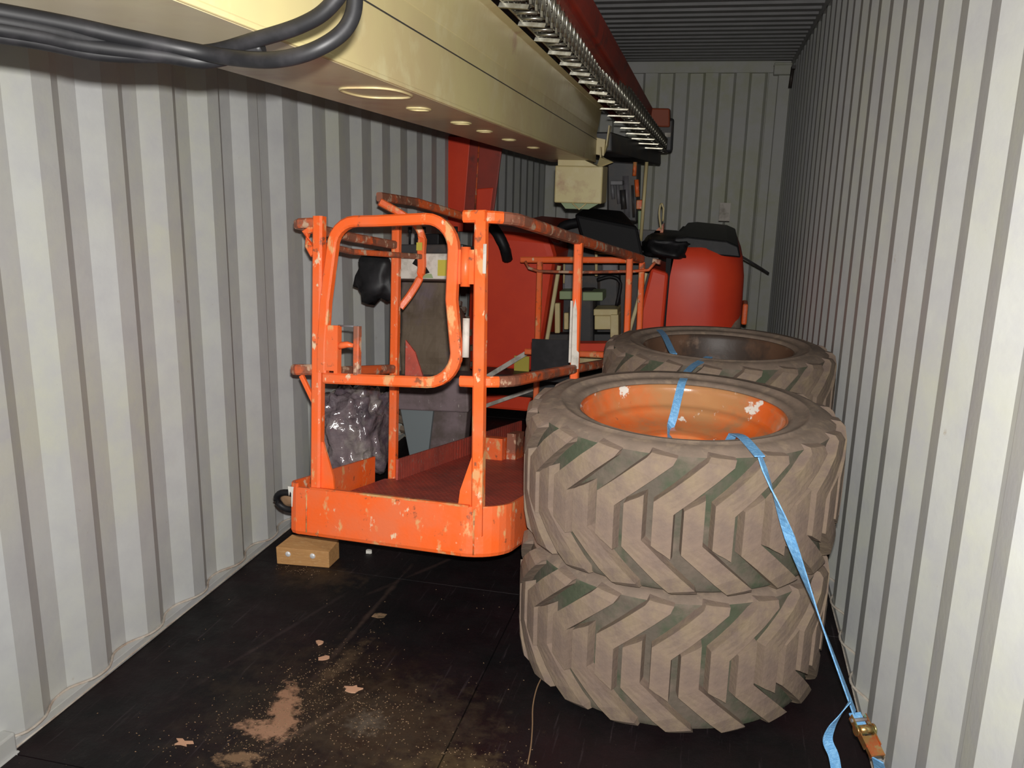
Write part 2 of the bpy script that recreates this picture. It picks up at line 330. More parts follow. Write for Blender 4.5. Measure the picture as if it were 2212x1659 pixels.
# ------------------------------------------------------------------ wheels lying flat in two stacks
TW, TR, NL = .43, .509, 19
def Rz(z):
    a = abs(z)
    if a < .17: return TR-.15*a*a
    return TR-.0043-(a-.17)*.35
def lug_mesh(flip):
    # outline of one lug in (arc length, z): straight bar across the crown, then slanting out to the shoulder
    left = [(0, -.058), (0, .0), (0, .072), (.052, .115), (.101, .157), (.140, .189), (.150, .204)]
    right = [(.064, -.092), (.064, -.03), (.064, .042), (.120, .090), (.174, .136), (.222, .176), (.232, .196)]
    vs = []; n = len(left); f = []
    for k, (row) in enumerate(zip(left, right)):
        (s0, z0), (s1, z1) = row
        for j in range(4):
            t = j/3; s = s0+(s1-s0)*t; z = z0+(z1-z0)*t
            for lay in (0, 1):
                e = .004 if lay else -.001
                ss = s+(e if j == 0 else (-e if j == 3 else 0))
                zz = z+(e if k == 0 else (-e if k == n-1 else 0))
                r = Rz(zz)-(.036 if lay == 0 else 0)
                if k == n-1: r -= .010
                th = (ss-.032)/TR+(0 if not flip else .0)
                if flip: zz = -zz
                vs.append((r*math.cos(th), r*math.sin(th), zz))
    idx = lambda k, j, l: (k*4+j)*2+l
    for k in range(n-1):
        for j in range(3): f.append((idx(k, j, 1), idx(k, j+1, 1), idx(k+1, j+1, 1), idx(k+1, j, 1)))
        f.append((idx(k, 0, 0), idx(k, 0, 1), idx(k+1, 0, 1), idx(k+1, 0, 0)))
        f.append((idx(k, 3, 1), idx(k, 3, 0), idx(k+1, 3, 0), idx(k+1, 3, 1)))
    for j in range(3):
        f.append((idx(0, j, 0), idx(0, j+1, 0), idx(0, j+1, 1), idx(0, j, 1)))
        f.append((idx(n-1, j, 1), idx(n-1, j+1, 1), idx(n-1, j+1, 0), idx(n-1, j, 0)))
    return MB().add(vs, f).mesh('tread_lug', M['rubber'])
LUG = [lug_mesh(False), lug_mesh(True)]
half = [(Rz(z)-.034, z) for z in (0, .05, .10, .15, .178)]+[(.470, .192), (.450, .205), (.425, .2125), (.402, .209), (.397, .214), (.388, .214), (.382, .206), (.355, .200), (.349, .203), (.336, .196), (.328, .180), (.324, .165)]
prof_t = [(r, -z) for r, z in reversed(half[1:])]+half
CARC = MB().lathe(prof_t, 96).mesh('carcass', M['groove'])
SIDE = MB().lathe([(.4705, .1928)]+[((r+.0005 if r > .34 else r-.0015), z+.0008) for r, z in half[6:]], 96).mesh('sidewall', M['sidewall'])
def rim_mesh(kind):
    if kind == 'dish': p = [(.331, .185), (.329, .190), (.322, .188), (.319, .176), (.313, .158), (.306, .150), (.300, .130), (.288, .121), (.276, .119), (.268, .108), (.255, .097), (.22, .083), (.17, .074), (.13, .070), (.125, .066), (.118, .045), (.10, .04), (0.001, .038)]
    else: p = [(.331, .185), (.329, .190), (.322, .188), (.318, .170), (.312, .150), (.308, .10), (.308, .0), (.30, -.03), (.25, -.045), (.20, -.04), (.12, -.045), (.001, -.045)]
    return MB().lathe(p, 72).mesh('rim', M['rim'] if kind == 'dish' else M['rim_rust_shade'])
RIM = {'dish': rim_mesh('dish'), 'deep': rim_mesh('deep')}
def wheel(x, y, z, rot, kind, label):
    t = empty('wheel', (x, y, z), label, 'wheel', 'treaded wheels stacked flat in pairs')
    t.rotation_euler = (0, 0, rot); t.scale = (1, 1, 1.04)
    for nm, me in (('tyre_carcass', CARC), ('tyre_sidewall', SIDE), ('rim', RIM[kind])):
        o = bpy.data.objects.new(nm, me); COL.objects.link(o); o.parent = t
    for k in range(NL):
        for h_ in (0, 1):
            o = bpy.data.objects.new('tread_lug', LUG[h_]); COL.objects.link(o); o.parent = t
            o.rotation_euler = (0, 0, 2*PI*(k+.5*h_)/NL)
    return t
FX, FY, BX, BY = 1.738, 2.778, 1.845, 3.93
wheel(FX, FY, .224, .10, 'dish', 'dusty lugged wheel at the bottom of the front stack, resting on the floor')
w_ = wheel(FX+.004, FY+.0, .675, .0, 'dish', 'lugged wheel with bright orange rim on top of the front stack')
w_.rotation_euler = (.022, 0, .05)
w_ = wheel(BX, BY, .224, .13, 'deep', 'lugged wheel at the bottom of the rear stack, mostly hidden behind the front stack')
w_ = wheel(BX, BY, .670, .07, 'deep', 'lugged wheel with deep rusty brown rim, its shadow painted in, on top of the rear stack')

# ------------------------------------------------------------------ work platform (basket), nose raised, tail on the floor
K = .855
eX = Vector((.98971662, -.13353605, .05127512)); eY = Vector((.13968414, .97946867, -.14535979)).normalized()
eX = (eX-eY*eX.dot(eY)).normalized(); eZ = eX.cross(eY)
PO = Vector((.37507, 2.65649, .32267))
PM = Matrix(((eX.x, eY.x, eZ.x, PO.x), (eX.y, eY.y, eZ.y, PO.y), (eX.z, eY.z, eZ.z, PO.z), (0, 0, 0, 1)))
plat = empty('work_platform', label='worn orange steel lift basket with guard rails, tilted nose up beside the stacked wheels', cat='lift basket', mat=PM)
class PB(MB):
    def build(s, *a, **k):
        s.v = [v*K for v in s.v]; return MB.build(s, *a, **k)
Wd, Ln, RR, RL = .968, 2.6, .17, .05
# toe board band, rounded at the corners, bottom edge turned in
def band_path():
    p = [(RL, 0), (.12, 0), (.5, 0), (.81, 0)]
    p += [(Wd-RR+RR*math.sin(t), RR-RR*math.cos(t)) for t in [PI/2*i/8 for i in range(1, 9)]]
    p += [(Wd-.008, .5), (Wd-.03, .9), (Wd-.045, 1.8)]
    p += [(Wd-.045-.15+.15*math.cos(t), Ln-.15+.15*math.sin(t)) for t in [PI/2*i/6 for i in range(7)]]
    p += [(.6, Ln), (.13, Ln)]
    return p
def band(path, z0, z1, th, lip=.02):
    mb = PB(); n = len(path); vs = []
    for i, (x, y) in enumerate(path):
        a = Vector(path[max(i-1, 0)]); b = Vector(path[min(i+1, n-1)]); t = (b-a).normalized(); nn = Vector((-t.y, t.x))  # inward normal
        for (d, z) in ((0, z1), (0, z0+lip), (lip*.3, z0+lip*.3), (lip, z0), (lip+.01, z0), (lip+.01, z0+.006), (lip*.6+th, z0+lip*.6), (th, z0+lip), (th, z1)):
            vs.append((x+nn.x*d, y+nn.y*d, z))
    m = 9; f = []
    for i in range(n-1):
        for j in range(m):
            f.append((i*m+j, (i+1)*m+j, (i+1)*m+(j+1) % m, i*m+(j+1) % m))
    mb.add(vs, f, False); mb.f += [tuple(range(m)), tuple(range((n-1)*m, n*m))]; mb.sm += [False, False]; return mb
band(band_path(), 0, .205, .012).build('toe_board', M['orange'], plat)
lp = [(.05-.0, 0), (.02, .012), (.003, .045), (0, .10), (-.005, .35), (-.012, .74)]
band(list(reversed(lp)), 0, .22, .012).build('toe_board', M['orange'], plat)
band([(.075, 2.6), (.08, 1.5), (.085, .80)], 0, .205, .012).build('toe_board', M['deck'], plat)  # dull deck red puts the dimness of grazing light into this board
# weld seams and rusty top edge of the toe board
PB().tube([(.105, -.003, .02), (.105, -.003, .2)], .0035, 6).tube([(.865, -.003, .02), (.865, -.003, .2)], .0035, 6).build('weld_seam', M['orange_rust'], plat)
PB().sweep([(.12, .006, .207), (.5, .006, .207), (.84, .006, .207)], [(.009, -.004), (.009, .004), (-.009, .004), (-.009, -.004)], smooth=False).build('edge_strip', M['orange_rust'], plat)
PB().prism([(.03, .02), (.80, .02), (.88, .07), (.935, .17), (.91, 2.45), (.82, 2.58), (.09, 2.58), (.09, .85), (.02, .8)], (.085, .10), 'z').build('deck_plate', M['deck'], plat)
PB().box((.05, .04, .02), (.85, .10, .08)).build('deck_beam', M['orange'], plat)
for y_ in (1.2, 2.45): PB().box((.10, y_, .02), (.94, y_+.09, .08)).build('deck_beam', M['orange'], plat)
bw = .046
def post(x, y, z0, z1, w=bw, m='orange', top=None, nm='post'):
    return PB().bar([(x, y, z0), (top[0] if top else x, top[1] if top else y, z1)], w, w, upv=Vector((0, 1, 0))).build(nm, M[m], plat)
post(.135, .03, .09, 1.325); post(.868, .03, .09, 1.335, top=(.852, .03)); 
post(.925, 1.06, .1, 1.30, .04); post(.917, 2.15, .1, 1.30, .036, 'orange')
post(.90, 2.56, .1, 1.30, .036); post(.20, 2.56, .1, 1.30, .036)
post(.035, .86, .07, 1.40, .042); 
for x, s in ((.135, 1), (.868, -1)):    # gusset plates at the foot of the front posts
    PB().prism([(x+s*.022, .20), (x+s*.085, .20), (x+s*.078, .26), (x+s*.030, .40), (x+s*.022, .40)], (.026, .036)).build('gusset', M['orange'], plat)
# top rail: starts at the right front post, wraps round the corner and runs to the back
def top_loop(z, x0, x1, y1, r=.16):
    p = [(.87, .03, z), (.80+.03, .03, z)]
    p = [(.875, .03, z)]+[(x1-r+r*math.sin(t), .03+r-r*math.cos(t), z) for t in [PI/2*i/7 for i in range(8)]]
    p += [(x1-.02, .8, z), (x1-.03, 1.6, z)]
    p += [(x1-.03-r+r*math.cos(t), y1-r+r*math.sin(t), z) for t in [PI/2*i/7 for i in range(8)]]
    return p
tl_ = top_loop(1.315, 0, .945, 2.60)
PB().bar(tl_[:6], .046, .046).build('top_rail', M['orange'], plat)
PB().bar(tl_[5:-4], .046, .046).build('top_rail', M['rail'], plat, label='rusty scuffed side rail')
PB().bar(tl_[-5:]+[(.5, 2.6, 1.315), (.05, 2.6, 1.315)], .040, .040).build('top_rail', M['orange'], plat)
ml_ = top_loop(.688, 0, .945, 2.60)
PB().bar(ml_[:6], .042, .042).build('mid_rail', M['orange'], plat)
PB().bar(ml_[5:-4], .042, .042).build('mid_rail', M['rail'], plat, label='rusty scuffed side rail')
PB().bar(ml_[-5:]+[(.5, 2.6, .688), (.1, 2.6, .688)], .040, .040).build('mid_rail', M['orange'], plat)
PB().tube([(.10, 2.54, 1.30)]+[(.10+.08*math.sin(t)-.0, 2.54, 1.25-.0+.05*math.cos(t)-.0) for t in ()]+[(.13, 2.54, 1.255), (.20, 2.54, 1.235), (.5, 2.54, 1.23), (.85, 2.54, 1.24), (.95, 2.54, 1.25), (.99, 2.54, 1.30)], .010, 8).build('rear_hand_bar', M['rail'], plat)
PB().bar([(.97, 2.56, 1.31), (1.02, 2.56, 1.30)], .03).build('rail_stub', M['rail'], plat)
# left side rails
PB().bar([(.135, .03, 1.30), (.045, .03, 1.298), (.02, .05, 1.297), (.012, .12, 1.295), (.015, .45, 1.28), (.03, .84, 1.275)], .040).build('top_rail', M['rail'], plat)
PB().bar([(.112, .03, 1.28), (.07, .03, 1.26), (.085, .03, 1.21), (.112, .03, 1.17)], .030).build('rail_brace', M['orange'], plat)
PB().bar([(.115, .05, 1.215), (.06, .4, 1.21), (.13, .98, 1.225)], .026).build('left_bar', M['rail'], plat)
PB().bar([(.135, .03, .70), (.04, .03, .695), (.012, .05, .693), (.0, .12, .69), (.01, .45, .665), (.03, .84, .655)], .044).build('mid_rail', M['rail'], plat)
PB().bar([(.05, .035, .67), (.115, .035, .56)], .020).build('rail_brace', M['orange'], plat)
# curved control-guard bar rising above the rail
PB().bar(smooth_path([(.04, .90, .965), (.085, .93, 1.04), (.125, .96, 1.14), (.125, .96, 1.25), (.12, .97, 1.33), (.085, .95, 1.395), (.02, .92, 1.44), (-.06, .85, 1.49)], 4), .040, .036).build('control_guard', M['orange'], plat)
PB().bar([(-.06, .85, 1.515), (-.09, 1.3, 1.545), (-.04, 1.75, 1.525), (.05, 2.0, 1.50)], .034, .045).build('control_guard', M['rail'], plat)
PB().prism([(.045, .56), (.17, .56), (.10, .74), (.045, .80)], (.955, .965)).build('gusset', M['deck'], plat)
# swing gate: bent tube frame
gp = []
x0b, x1b, x0t, x1t, zb, zt = .175, .765, .205, .745, .668, 1.302
r1 = .12
gp += [(x0b+.0, 0, zb)]
gp += [(x1b-r1, 0, zb+.008)]
gp += [(x1b-r1+r1*math.sin(t), 0, zb+.008+r1-r1*math.cos(t)) for t in [PI/2*i/7 for i in range(1, 8)]]
gp += [(x1t-.005, 0, 1.0)]
gp += [(x1t-r1+r1*math.cos(t), 0, zt+.006-r1+r1*math.sin(t)) for t in [PI/2*i/7 for i in range(8)]]
gp += [(.40, 0, zt)]
gp += [(x0t+.105-.105*math.sin(t), 0, zt-.105+.105*math.cos(t)-.0) for t in [PI/2*i/6 for i in range(7)]]
gp += [(x0b, 0, .98), (x0b-.012, 0, .80), (x0b-.012, 0, .69)]
gate = PB().bar([(x, .022, z) for x, _, z in gp], .044, .040, upv=Vector((0, 1, 0))).build('gate_frame', M['orange'], plat)
PB().box((.165, .005, .70), (.225, .035, .885)).build('latch_plate', M['orange'], plat)
PB().box((.228, .0, .69), (.245, .03, .885)).build('latch_plate', M['orange'], plat)
PB().bar([(.325, .02, .68), (.325, .02, .885)], .026, .030, upv=Vector((0, 1, 0))).build('latch_bar', M['rail'], plat)
PB().tube([(.24, .015, .80), (.26, .012, .806), (.285, .012, .81), (.31, .016, .806)], .013, 8, scale=[1, 1.1, 1.0, .6]).build('latch_handle', M['orange'], plat)
PB().tube([(.235, .02, .884), (.325, .02, .884)], .004, 6).build('latch_pin', M['grey'], plat)
PB().tube([(.793, .025, 1.05), (.793, .025, 1.20)], .019, 12).box((.765, .02, 1.06), (.793, .03, 1.19)).box((.793, .02, 1.06), (.845, .03, 1.19)).build('gate_hinge', M['orange'], plat)
PB().tube([(.799, .03, .78), (.799, .03, .93)], .014, 10).build('hinge_sleeve', M['whitemark'], plat)
PB().box((.905, 1.02, .72), (.915, 1.04, 1.02)).build('decal', M['whitemark'], plat)
PB().add([(.9515, 1.036, .69), (.913, 1.036, .69), (.913, 1.036, .97), (.925, 1.036, 1.03), (.935, 1.036, .97), (.940, 1.036, .78), (.9515, 1.036, .77)], [(0, 1, 2, 3, 4, 5, 6)]).build('decal', M['whitemark'], plat, label='peeling white label')
PB().box((.873, .0045, 1.10), (.886, .0065, 1.21)).build('decal', M['whitemark'], plat)
PB().box((.108, .935, 1.255), (.140, .938, 1.295)).build('decal', M['yellow'], plat, label='small yellow label')
PB().prism([(.012, .205), (.040, .205), (.037, .180), (.034, .120), (.031, .120), (.029, .178), (.022, .185), (.018, .165), (.015, .185)], (-.0035, -.001)).build('paint_drip', M['pellet'], plat, label='white paint drip')
# inside: step box, dark panel on the right rail, rods
PB().box((.17, 1.60, .10), (.34, 1.68, .225)).build('tool_tray', M['orange'], plat)
PB().box((.345, 1.66, .10), (.40, 1.80, .25)).build('tool_tray', M['rail'], plat)
PB().box((.62, 1.35, .72), (.90, 1.37, 1.02)).build('side_panel', M['grey'], plat, label='dark panel hung inside the right rail') if False else None
PB().box((.507, 1.59, .573), (.75, 1.61, .810)).build('side_panel', M['black'], plat, label='dark square panel hung inside the right rail')
PB().bar([(.20, 2.45, .62), (.62, 1.7, .86)], .022, .006).build('tie_bar', M['whitemark'], plat, label='pale flat tie bar') if False else None
# control console seen through the gate
cons = PB().box((-.15, .97, 1.113), (.345, 1.22, 1.243)).build('control_console', M['whitemark'], plat, bevel=.006, label='pale control console with dark patches and a yellow label')
PB().box((-.02, .98, 1.243), (.345, 1.21, 1.29)).build('console_lid', M['dark'], cons, bevel=.006)
PB().box((.06, 1.0, 1.29), (.20, 1.12, 1.345)).build('switch_box', M['blackpl'], cons, bevel=.004)
for i, x in enumerate((.02, .12, .24, .30)):
    PB().tube([(x, 1.03, 1.28), (x+.01*(-1)**i, 1.01, 1.36)], .006, 6).tube([(x+.01*(-1)**i, 1.01, 1.35), (x+.01*(-1)**i, 1.01, 1.38)], .011, 8).build('lever', M['blackpl'], cons)
PB().box((.215, .965, 1.13), (.275, .969, 1.21)).build('yellow_label', M['yellow'], cons)
PB().add([(.07, .966, 1.19), (.10, .966, 1.235), (.13, .966, 1.20), (.17, .966, 1.145), (.13, .966, 1.135), (.10, .966, 1.175)], [(0, 1, 2, 3, 4, 5)]).build('dark_patch', M['blackpl'], cons)
PB().add([(.12, .9665, 1.118), (.13, .9665, 1.14), (.18, .9665, 1.14), (.19, .9665, 1.118)], [(0, 1, 2, 3)]).build('dark_patch', M['green'], cons)
# dark plastic bag / jacket sagging from the left end of the console
def blob(c, r, n=1.0, amp=.15, sc=6, sub=4, seed=0, squash=None):
    bm = bmesh.new(); bmesh.ops.create_icosphere(bm, subdivisions=sub, radius=1)
    for v in bm.verts:
        p = v.co.copy(); d = 1+amp*noise.noise(p*sc*.4+Vector((seed, 0, 0)))+amp*.5*noise.noise(p*sc+Vector((0, seed, 0)))
        for i in range(3):   # box-ish
            p[i] = math.copysign(abs(p[i])**n, p[i])
        v.co = Vector((p.x*r[0]*d, p.y*r[1]*d, p.z*r[2]*d))+Vector(c)
    vs = [v.co.copy() for v in bm.verts]; bm.verts.index_update(); fs = [tuple(v.index for v in f.verts) for f in bm.faces]; bm.free()
    return vs, fs
PB().add(*blob((-.150, .98, 1.125), (.11, .07, .125), .7, .35, 5, 3, 3), True).build('hanging_bag', M['black'], plat, label='black plastic bag hanging at the console')

# rubber bumper loop behind the left corner of the toe board
lo = empty('rubber_bumper', (.335, 2.78, .42), 'black rubber bumper ring sticking out at the left front corner of the orange basket', 'bumper')
lo.location = PO+eX*(-.055*K)+eY*(.10*K)+eZ*(.115*K); lo.rotation_euler = (.25, 0, 0)
MB().tube([(.050*math.cos(t), 0, .038*math.sin(t)) for t in [2*PI*i/24 for i in range(24)]], .0125, 10, closed=True).build('ring', M['black'], lo)
MB().add(*blob((0, .004, 0), (.035, .012, .026), 1, .2, 5, 3, 1), True).build('hub', M['cord'], lo)

# ------------------------------------------------------------------ boom lift standing behind
RB = Vector((1.1, 6.2, 0))
bl = empty('boom_lift', RB, 'red and cream articulated boom lift filling the back of the container', 'boom lift')
def B(): return MB(RB)
# boom: slightly falling and drifting left with depth
def bp(x, z, y): return (x-.0165*y, y, z-.0311*y)
yb0, yb1 = .62, 5.55
xl, xc, zb_, zs, zr = .83, 1.12, 1.853, 1.99, 2.09
def beam(x0, x1, z0, z1, y0, y1): return [bp(x0, z0, y0), bp(x1, z0, y0), bp(x1, z1, y0), bp(x0, z1, y0), bp(x0, z0, y1), bp(x1, z0, y1), bp(x1, z1, y1), bp(x0, z1, y1)]
boom = B().hexa(beam(xl, xc, zb_, 2.20, yb0, yb1)).build('boom', M['cream'], bl, bevel=.006)
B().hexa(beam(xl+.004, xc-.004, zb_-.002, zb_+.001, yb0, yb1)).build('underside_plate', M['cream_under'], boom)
B().hexa(beam(xc-.016, xc+.003, zb_-.001, zb_+.010, yb0, yb1)).build('corner_weld', M['cream'], boom, bevel=.003)
B().hexa(beam(xc+.0, xc+.002, zs-.0015, zs+.0015, yb0, yb1)).build('seam', M['dark'], boom)
tray = B().add([bp(xc+.001, zr-.05, yb0), bp(xc+.010, zr-.01, yb0), bp(xc+.022, zr+.072, yb0), bp(xc+.05, zr+.080, yb0), bp(xc-.02, zr+.08, yb0), bp(xc-.02, zr-.05, yb0),
            bp(xc+.001, zr-.05, yb1), bp(xc+.010, zr-.01, yb1), bp(xc+.022, zr+.072, yb1), bp(xc+.05, zr+.080, yb1), bp(xc-.02, zr+.08, yb1), bp(xc-.02, zr-.05, yb1)],
           [(0, 1, 2, 3, 4, 5), (11, 10, 9, 8, 7, 6)]+[(i, i+6, (i+1) % 6+6, (i+1) % 6) for i in range(6)]).build('carrier_tray', M['cream'], bl, bevel=.003)
# pressed oval recess rims on the underside
def oval(cx, cy, rx, ry, rot=0):
    pts = []
    for i in range(28):
        t = 2*PI*i/28; a = rx*math.copysign(abs(math.cos(t))**.6, math.cos(t)); b = ry*math.copysign(abs(math.sin(t))**.8, math.sin(t))
        x = cx+a; y = cy+b
        pts.append((x, y, zb_-.0311*y-.003))
    return B().tube(pts, .0035, 6, closed=True)
for i, (cx_, cy_, rx, ry) in enumerate(((.99, 2.06, .075, .10), (.97, 2.42, .030, .035), (.965, 2.85, .030, .035), (.955, 3.18, .026, .03), (.945, 3.6, .026, .03), (.94, 4.1, .026, .03))):
    oval(cx_, cy_, rx, ry).build('recess_rim', M['cream'], boom)
# channel bracket and rest block at the far end of the cream boom
def at(px, py, Y):    # helper used only to compute world points of the real object ends
    d = fw*FPX+rt*(px-1106)-up*(py-829.5); return CAM+d*(Y/d.y)
e = yb1
B().bar([at(1268, 305, e), at(1270, 312, e), at(1306, 319, e), at(1312, 315, e), at(1318, 272, e)], .008, .10).build('end_bracket', M['cream'], bl)
B().bar([at(1299, 318, e), at(1300, 340, e), at(1306, 358, e)], .008, .12).build('end_bracket', M['cream'], bl)
rest = B().box((.838, 5.2, 1.44), (1.122, 5.42, 1.655)).build('rest_block', M['cream'], bl, bevel=.008)
B().prism([(.845, 1.655), (1.08, 1.655), (.90, 1.735), (.845, 1.745)], (5.25, 5.38)).build('rest_gusset', M['cream'], rest)
B().prism([(.87, 1.44), (1.10, 1.44), (1.04, 1.405), (.90, 1.405)], (5.25, 5.40)).build('rest_pad', M['green'], rest)
B().tube([(.95, 5.195, 1.44), (.992, 5.195, 1.405), (1.032, 5.195, 1.44)], .005, 6).build('hook_wire', M['cream'], rest)
# dark lower boom between the cream boom and the upper red one, running on to the back
B().hexa([at(1215, 325, 5.57), at(1322, 328, 5.57), at(1322, 285, 5.57), at(1215, 285, 5.57), at(1350, 352, 7.2), at(1428, 356, 7.2), at(1428, 318, 7.2), at(1350, 318, 7.2)]).build('inner_boom', M['dark'], bl, bevel=.01)
# red upper boom
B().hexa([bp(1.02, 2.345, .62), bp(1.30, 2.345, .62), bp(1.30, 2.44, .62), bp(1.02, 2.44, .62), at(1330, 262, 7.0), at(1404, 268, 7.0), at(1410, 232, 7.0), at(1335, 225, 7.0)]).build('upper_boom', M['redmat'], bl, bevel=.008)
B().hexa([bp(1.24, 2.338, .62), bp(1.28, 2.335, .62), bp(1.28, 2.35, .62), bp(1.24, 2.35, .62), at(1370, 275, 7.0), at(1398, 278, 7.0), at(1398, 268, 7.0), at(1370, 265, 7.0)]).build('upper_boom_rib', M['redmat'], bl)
oe = B().hexa([at(1405, 274, 7.0), at(1447, 275, 7.0), at(1447, 234, 7.0), at(1404, 233, 7.0), at(1409, 274, 7.3), at(1449, 275, 7.3), at(1449, 236, 7.3), at(1408, 235, 7.3)]).build('end_box', M['orange_box'], bl, bevel=.012)
eh = B().hexa([at(1398, 330, 7.1), at(1453, 329, 7.1), at(1457, 255, 7.1), at(1400, 262, 7.1), at(1400, 330, 7.45), at(1450, 329, 7.45), at(1454, 255, 7.45), at(1402, 262, 7.45)]).build('end_housing', M['dark'], bl, bevel=.02)
B().box(tuple(at(1436, 296, 7.08)), tuple(at(1449, 287, 7.085))).build('white_tag', M['whitemark'], eh)
# cable carrier of metal links
cc = B().hexa([bp(1.187, 2.175, 1.0), bp(1.194, 2.175, 1.0), bp(1.194, 2.20, 1.0), bp(1.187, 2.20, 1.0)]+[bp(1.187, 2.175, 4.9), bp(1.194, 2.175, 4.9), bp(1.194, 2.20, 4.9), bp(1.187, 2.20, 4.9)]).build('cable_carrier', M['silver'], bl)
pa = Vector(bp(1.226, 2.262, 1.0)); pb = Vector(bp(1.226, 2.262, 4.4)); pc = at(1432, 316, 7.15)
def cpos(s):
    L1 = (pb-pa).length
    return pa.lerp(pb, s/L1) if s < L1 else pb+(pc-pb).normalized()*(s-L1)
tot = (pb-pa).length+(pc-pb).length
def link_mesh(rung):
    m = MB(); h_, w_ = .080, .035
    for sx in (-1, 1):     # side plates: a waisted plate with two round bosses
        x = sx*w_
        m.prism([(-.036, -h_*.55), (-.022, -h_), (.022, -h_), (.036, -h_*.55), (.036, h_*.55), (.022, h_), (-.022, h_), (-.036, h_*.55)], (x-.004, x+.004), 'x')
        m.tube([(x+sx*.003, -.018, 0), (x+sx*.008, -.018, 0)], .014, 8).tube([(x+sx*.003, .018, .035), (x+sx*.009, .018, .035)], .006, 6).tube([(x+sx*.003, .018, -.035), (x+sx*.009, .018, -.035)], .006, 6)
        m.tube([(x+sx*.005, -.030, -h_*.8), (x+sx*.008, -.030, h_*.8)], .0055, 6)
        m.tube([(x+sx*.005, .0, -h_*.9), (x+sx*.008, .0, h_*.9)], .0035, 6)
    m.tube([(-w_, 0, -h_), (w_, 0, -h_)], .006, 6).tube([(-w_, 0, h_), (w_, 0, h_)], .006, 6)
    return m.mesh('link', M['silver'])
LK = link_mesh(0)
s_ = 0; k = 0
while s_ < tot:
    p = cpos(s_); q = cpos(s_+.01); o = bpy.data.objects.new('link', LK); COL.objects.link(o); o.parent = cc
    o.location = p-RB; o.scale = (1, 1, 1 if s_ < 3.4 else max(.55, 1-(s_-3.4)*.14)); d = (q-p).normalized(); o.rotation_euler = (math.asin(d.z), 0, -math.atan2(d.x, d.y))
    s_ += .092; k += 1
RG = MB().prism([(-.045, -.003), (.045, -.010), (.05, .002), (-.04, .010)], (-.010, .010)).mesh('rung', M['silver'])
s_ = .03
while s_ < tot*.93:
    p = cpos(s_); o = bpy.data.objects.new('rung', RG); COL.objects.link(o); o.parent = cc
    if s_ > 3.9: o.scale = (1.7, .6, .6)
    o.location = p-RB+Vector((-.008, 0, -.093)); s_ += .276 if s_ < 3.4 else .22
# white wrapped hose bundle beside the carrier at the top
B().tube(smooth_path([bp(1.27, 2.17, 1.4), bp(1.265, 2.19, 1.75), bp(1.26, 2.165, 1.95), bp(1.255, 2.16, 2.02)], 4), .028, 12, scale=None).build('taped_hose_bundle', M['whitemark'], bl)
# hanging hydraulic hoses under the near end of the boom
def hose(pts, r=.0115, nm='hydraulic_hose'):
    return B().tube(smooth_path(pts, 8), r, 10, upv=Vector((0, 1, 0))).build(nm, M['black'], bl)
hose([(.62, .60, 1.815), (.905, 1.0, 1.791), (1.0, 1.12, 1.777), (1.06, 1.18, 1.767), (1.12, 1.19, 1.758), (1.20, 1.17, 1.752), (1.262, 1.17, 1.765), (1.300, 1.19, 1.797), (1.308, 1.2, 1.845), (1.29, 1.2, 1.93)])
hose([(.62, .60, 1.80), (.905, 1.0, 1.780), (1.0, 1.14, 1.764), (1.07, 1.20, 1.766), (1.155, 1.2, 1.783), (1.225, 1.2, 1.801), (1.268, 1.2, 1.823), (1.295, 1.2, 1.86), (1.30, 1.2, 1.93)])
hose([(.62, .60, 1.79), (.900, .99, 1.771), (.96, 1.08, 1.762), (1.03, 1.16, 1.758), (1.08, 1.20, 1.755), (1.16, 1.21, 1.775)], .011)
hose([(.62, .61, 1.78), (.900, 1.0, 1.762), (.97, 1.10, 1.752), (1.04, 1.17, 1.757), (1.07, 1.2, 1.76)], .009)
# red riser leaning up under the boom
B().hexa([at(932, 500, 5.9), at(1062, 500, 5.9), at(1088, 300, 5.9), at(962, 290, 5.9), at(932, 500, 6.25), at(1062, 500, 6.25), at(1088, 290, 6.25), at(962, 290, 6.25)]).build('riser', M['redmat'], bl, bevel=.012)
B().hexa([at(938, 500, 5.87), at(1000, 500, 5.87), at(1016, 298, 5.87), at(966, 294, 5.87), at(938, 500, 5.90), at(1000, 500, 5.9), at(1016, 298, 5.9), at(966, 294, 5.9)]).build('riser_plate', M['red'], bl, bevel=.006)
B().hexa([at(1028, 470, 5.8), at(1058, 468, 5.8), at(1066, 405, 5.8), at(1030, 408, 5.8), at(1030, 470, 5.88), at(1058, 468, 5.88), at(1066, 405, 5.88), at(1032, 408, 5.88)]).build('riser_bracket', M['red'], bl, bevel=.006)
B().tube([at(1035, 306, 5.75), at(1026, 452, 5.75)], .005, 6).build('cable', M['rail'], bl)
# turntable hoods
def hood(px, y0, y1, m, **k):
    """front face polygon given as (x, z); extruded back"""
    return B().prism(px, (y0, y1)).build('hood', M[m], bl, bevel=.05, **k)
lh = hood([(.20, .30), (.70, .30), (.80, 1.10), (.76, 1.22), (.24, 1.25)], 5.5, 7.6, 'red', label='large red left hood')
B().prism([(.20, .06), (.66, .06), (.70, .28), (.20, .28)], (5.46, 7.4)).build('lower_skirt', M['red'], bl, bevel=.02)
B().box((.56, 5.448, .30), (.66, 5.46, .44)).build('yellow_label', M['yellow'], lh)
B().bar([(.735, 5.47, .28), (.835, 5.47, 1.04)], .024, .03).build('edge_trim', M['cream'], bl)
B().bar([(1.27, 5.47, .50), (1.385, 5.47, 1.02)], .022, .03).build('edge_trim', M['cream'], bl)
B().prism([(1.27, .30), (1.50, .30), (1.52, 1.02), (1.41, 1.05)], (5.50, 6.1)).build('front_panel', M['red'], bl, bevel=.02)
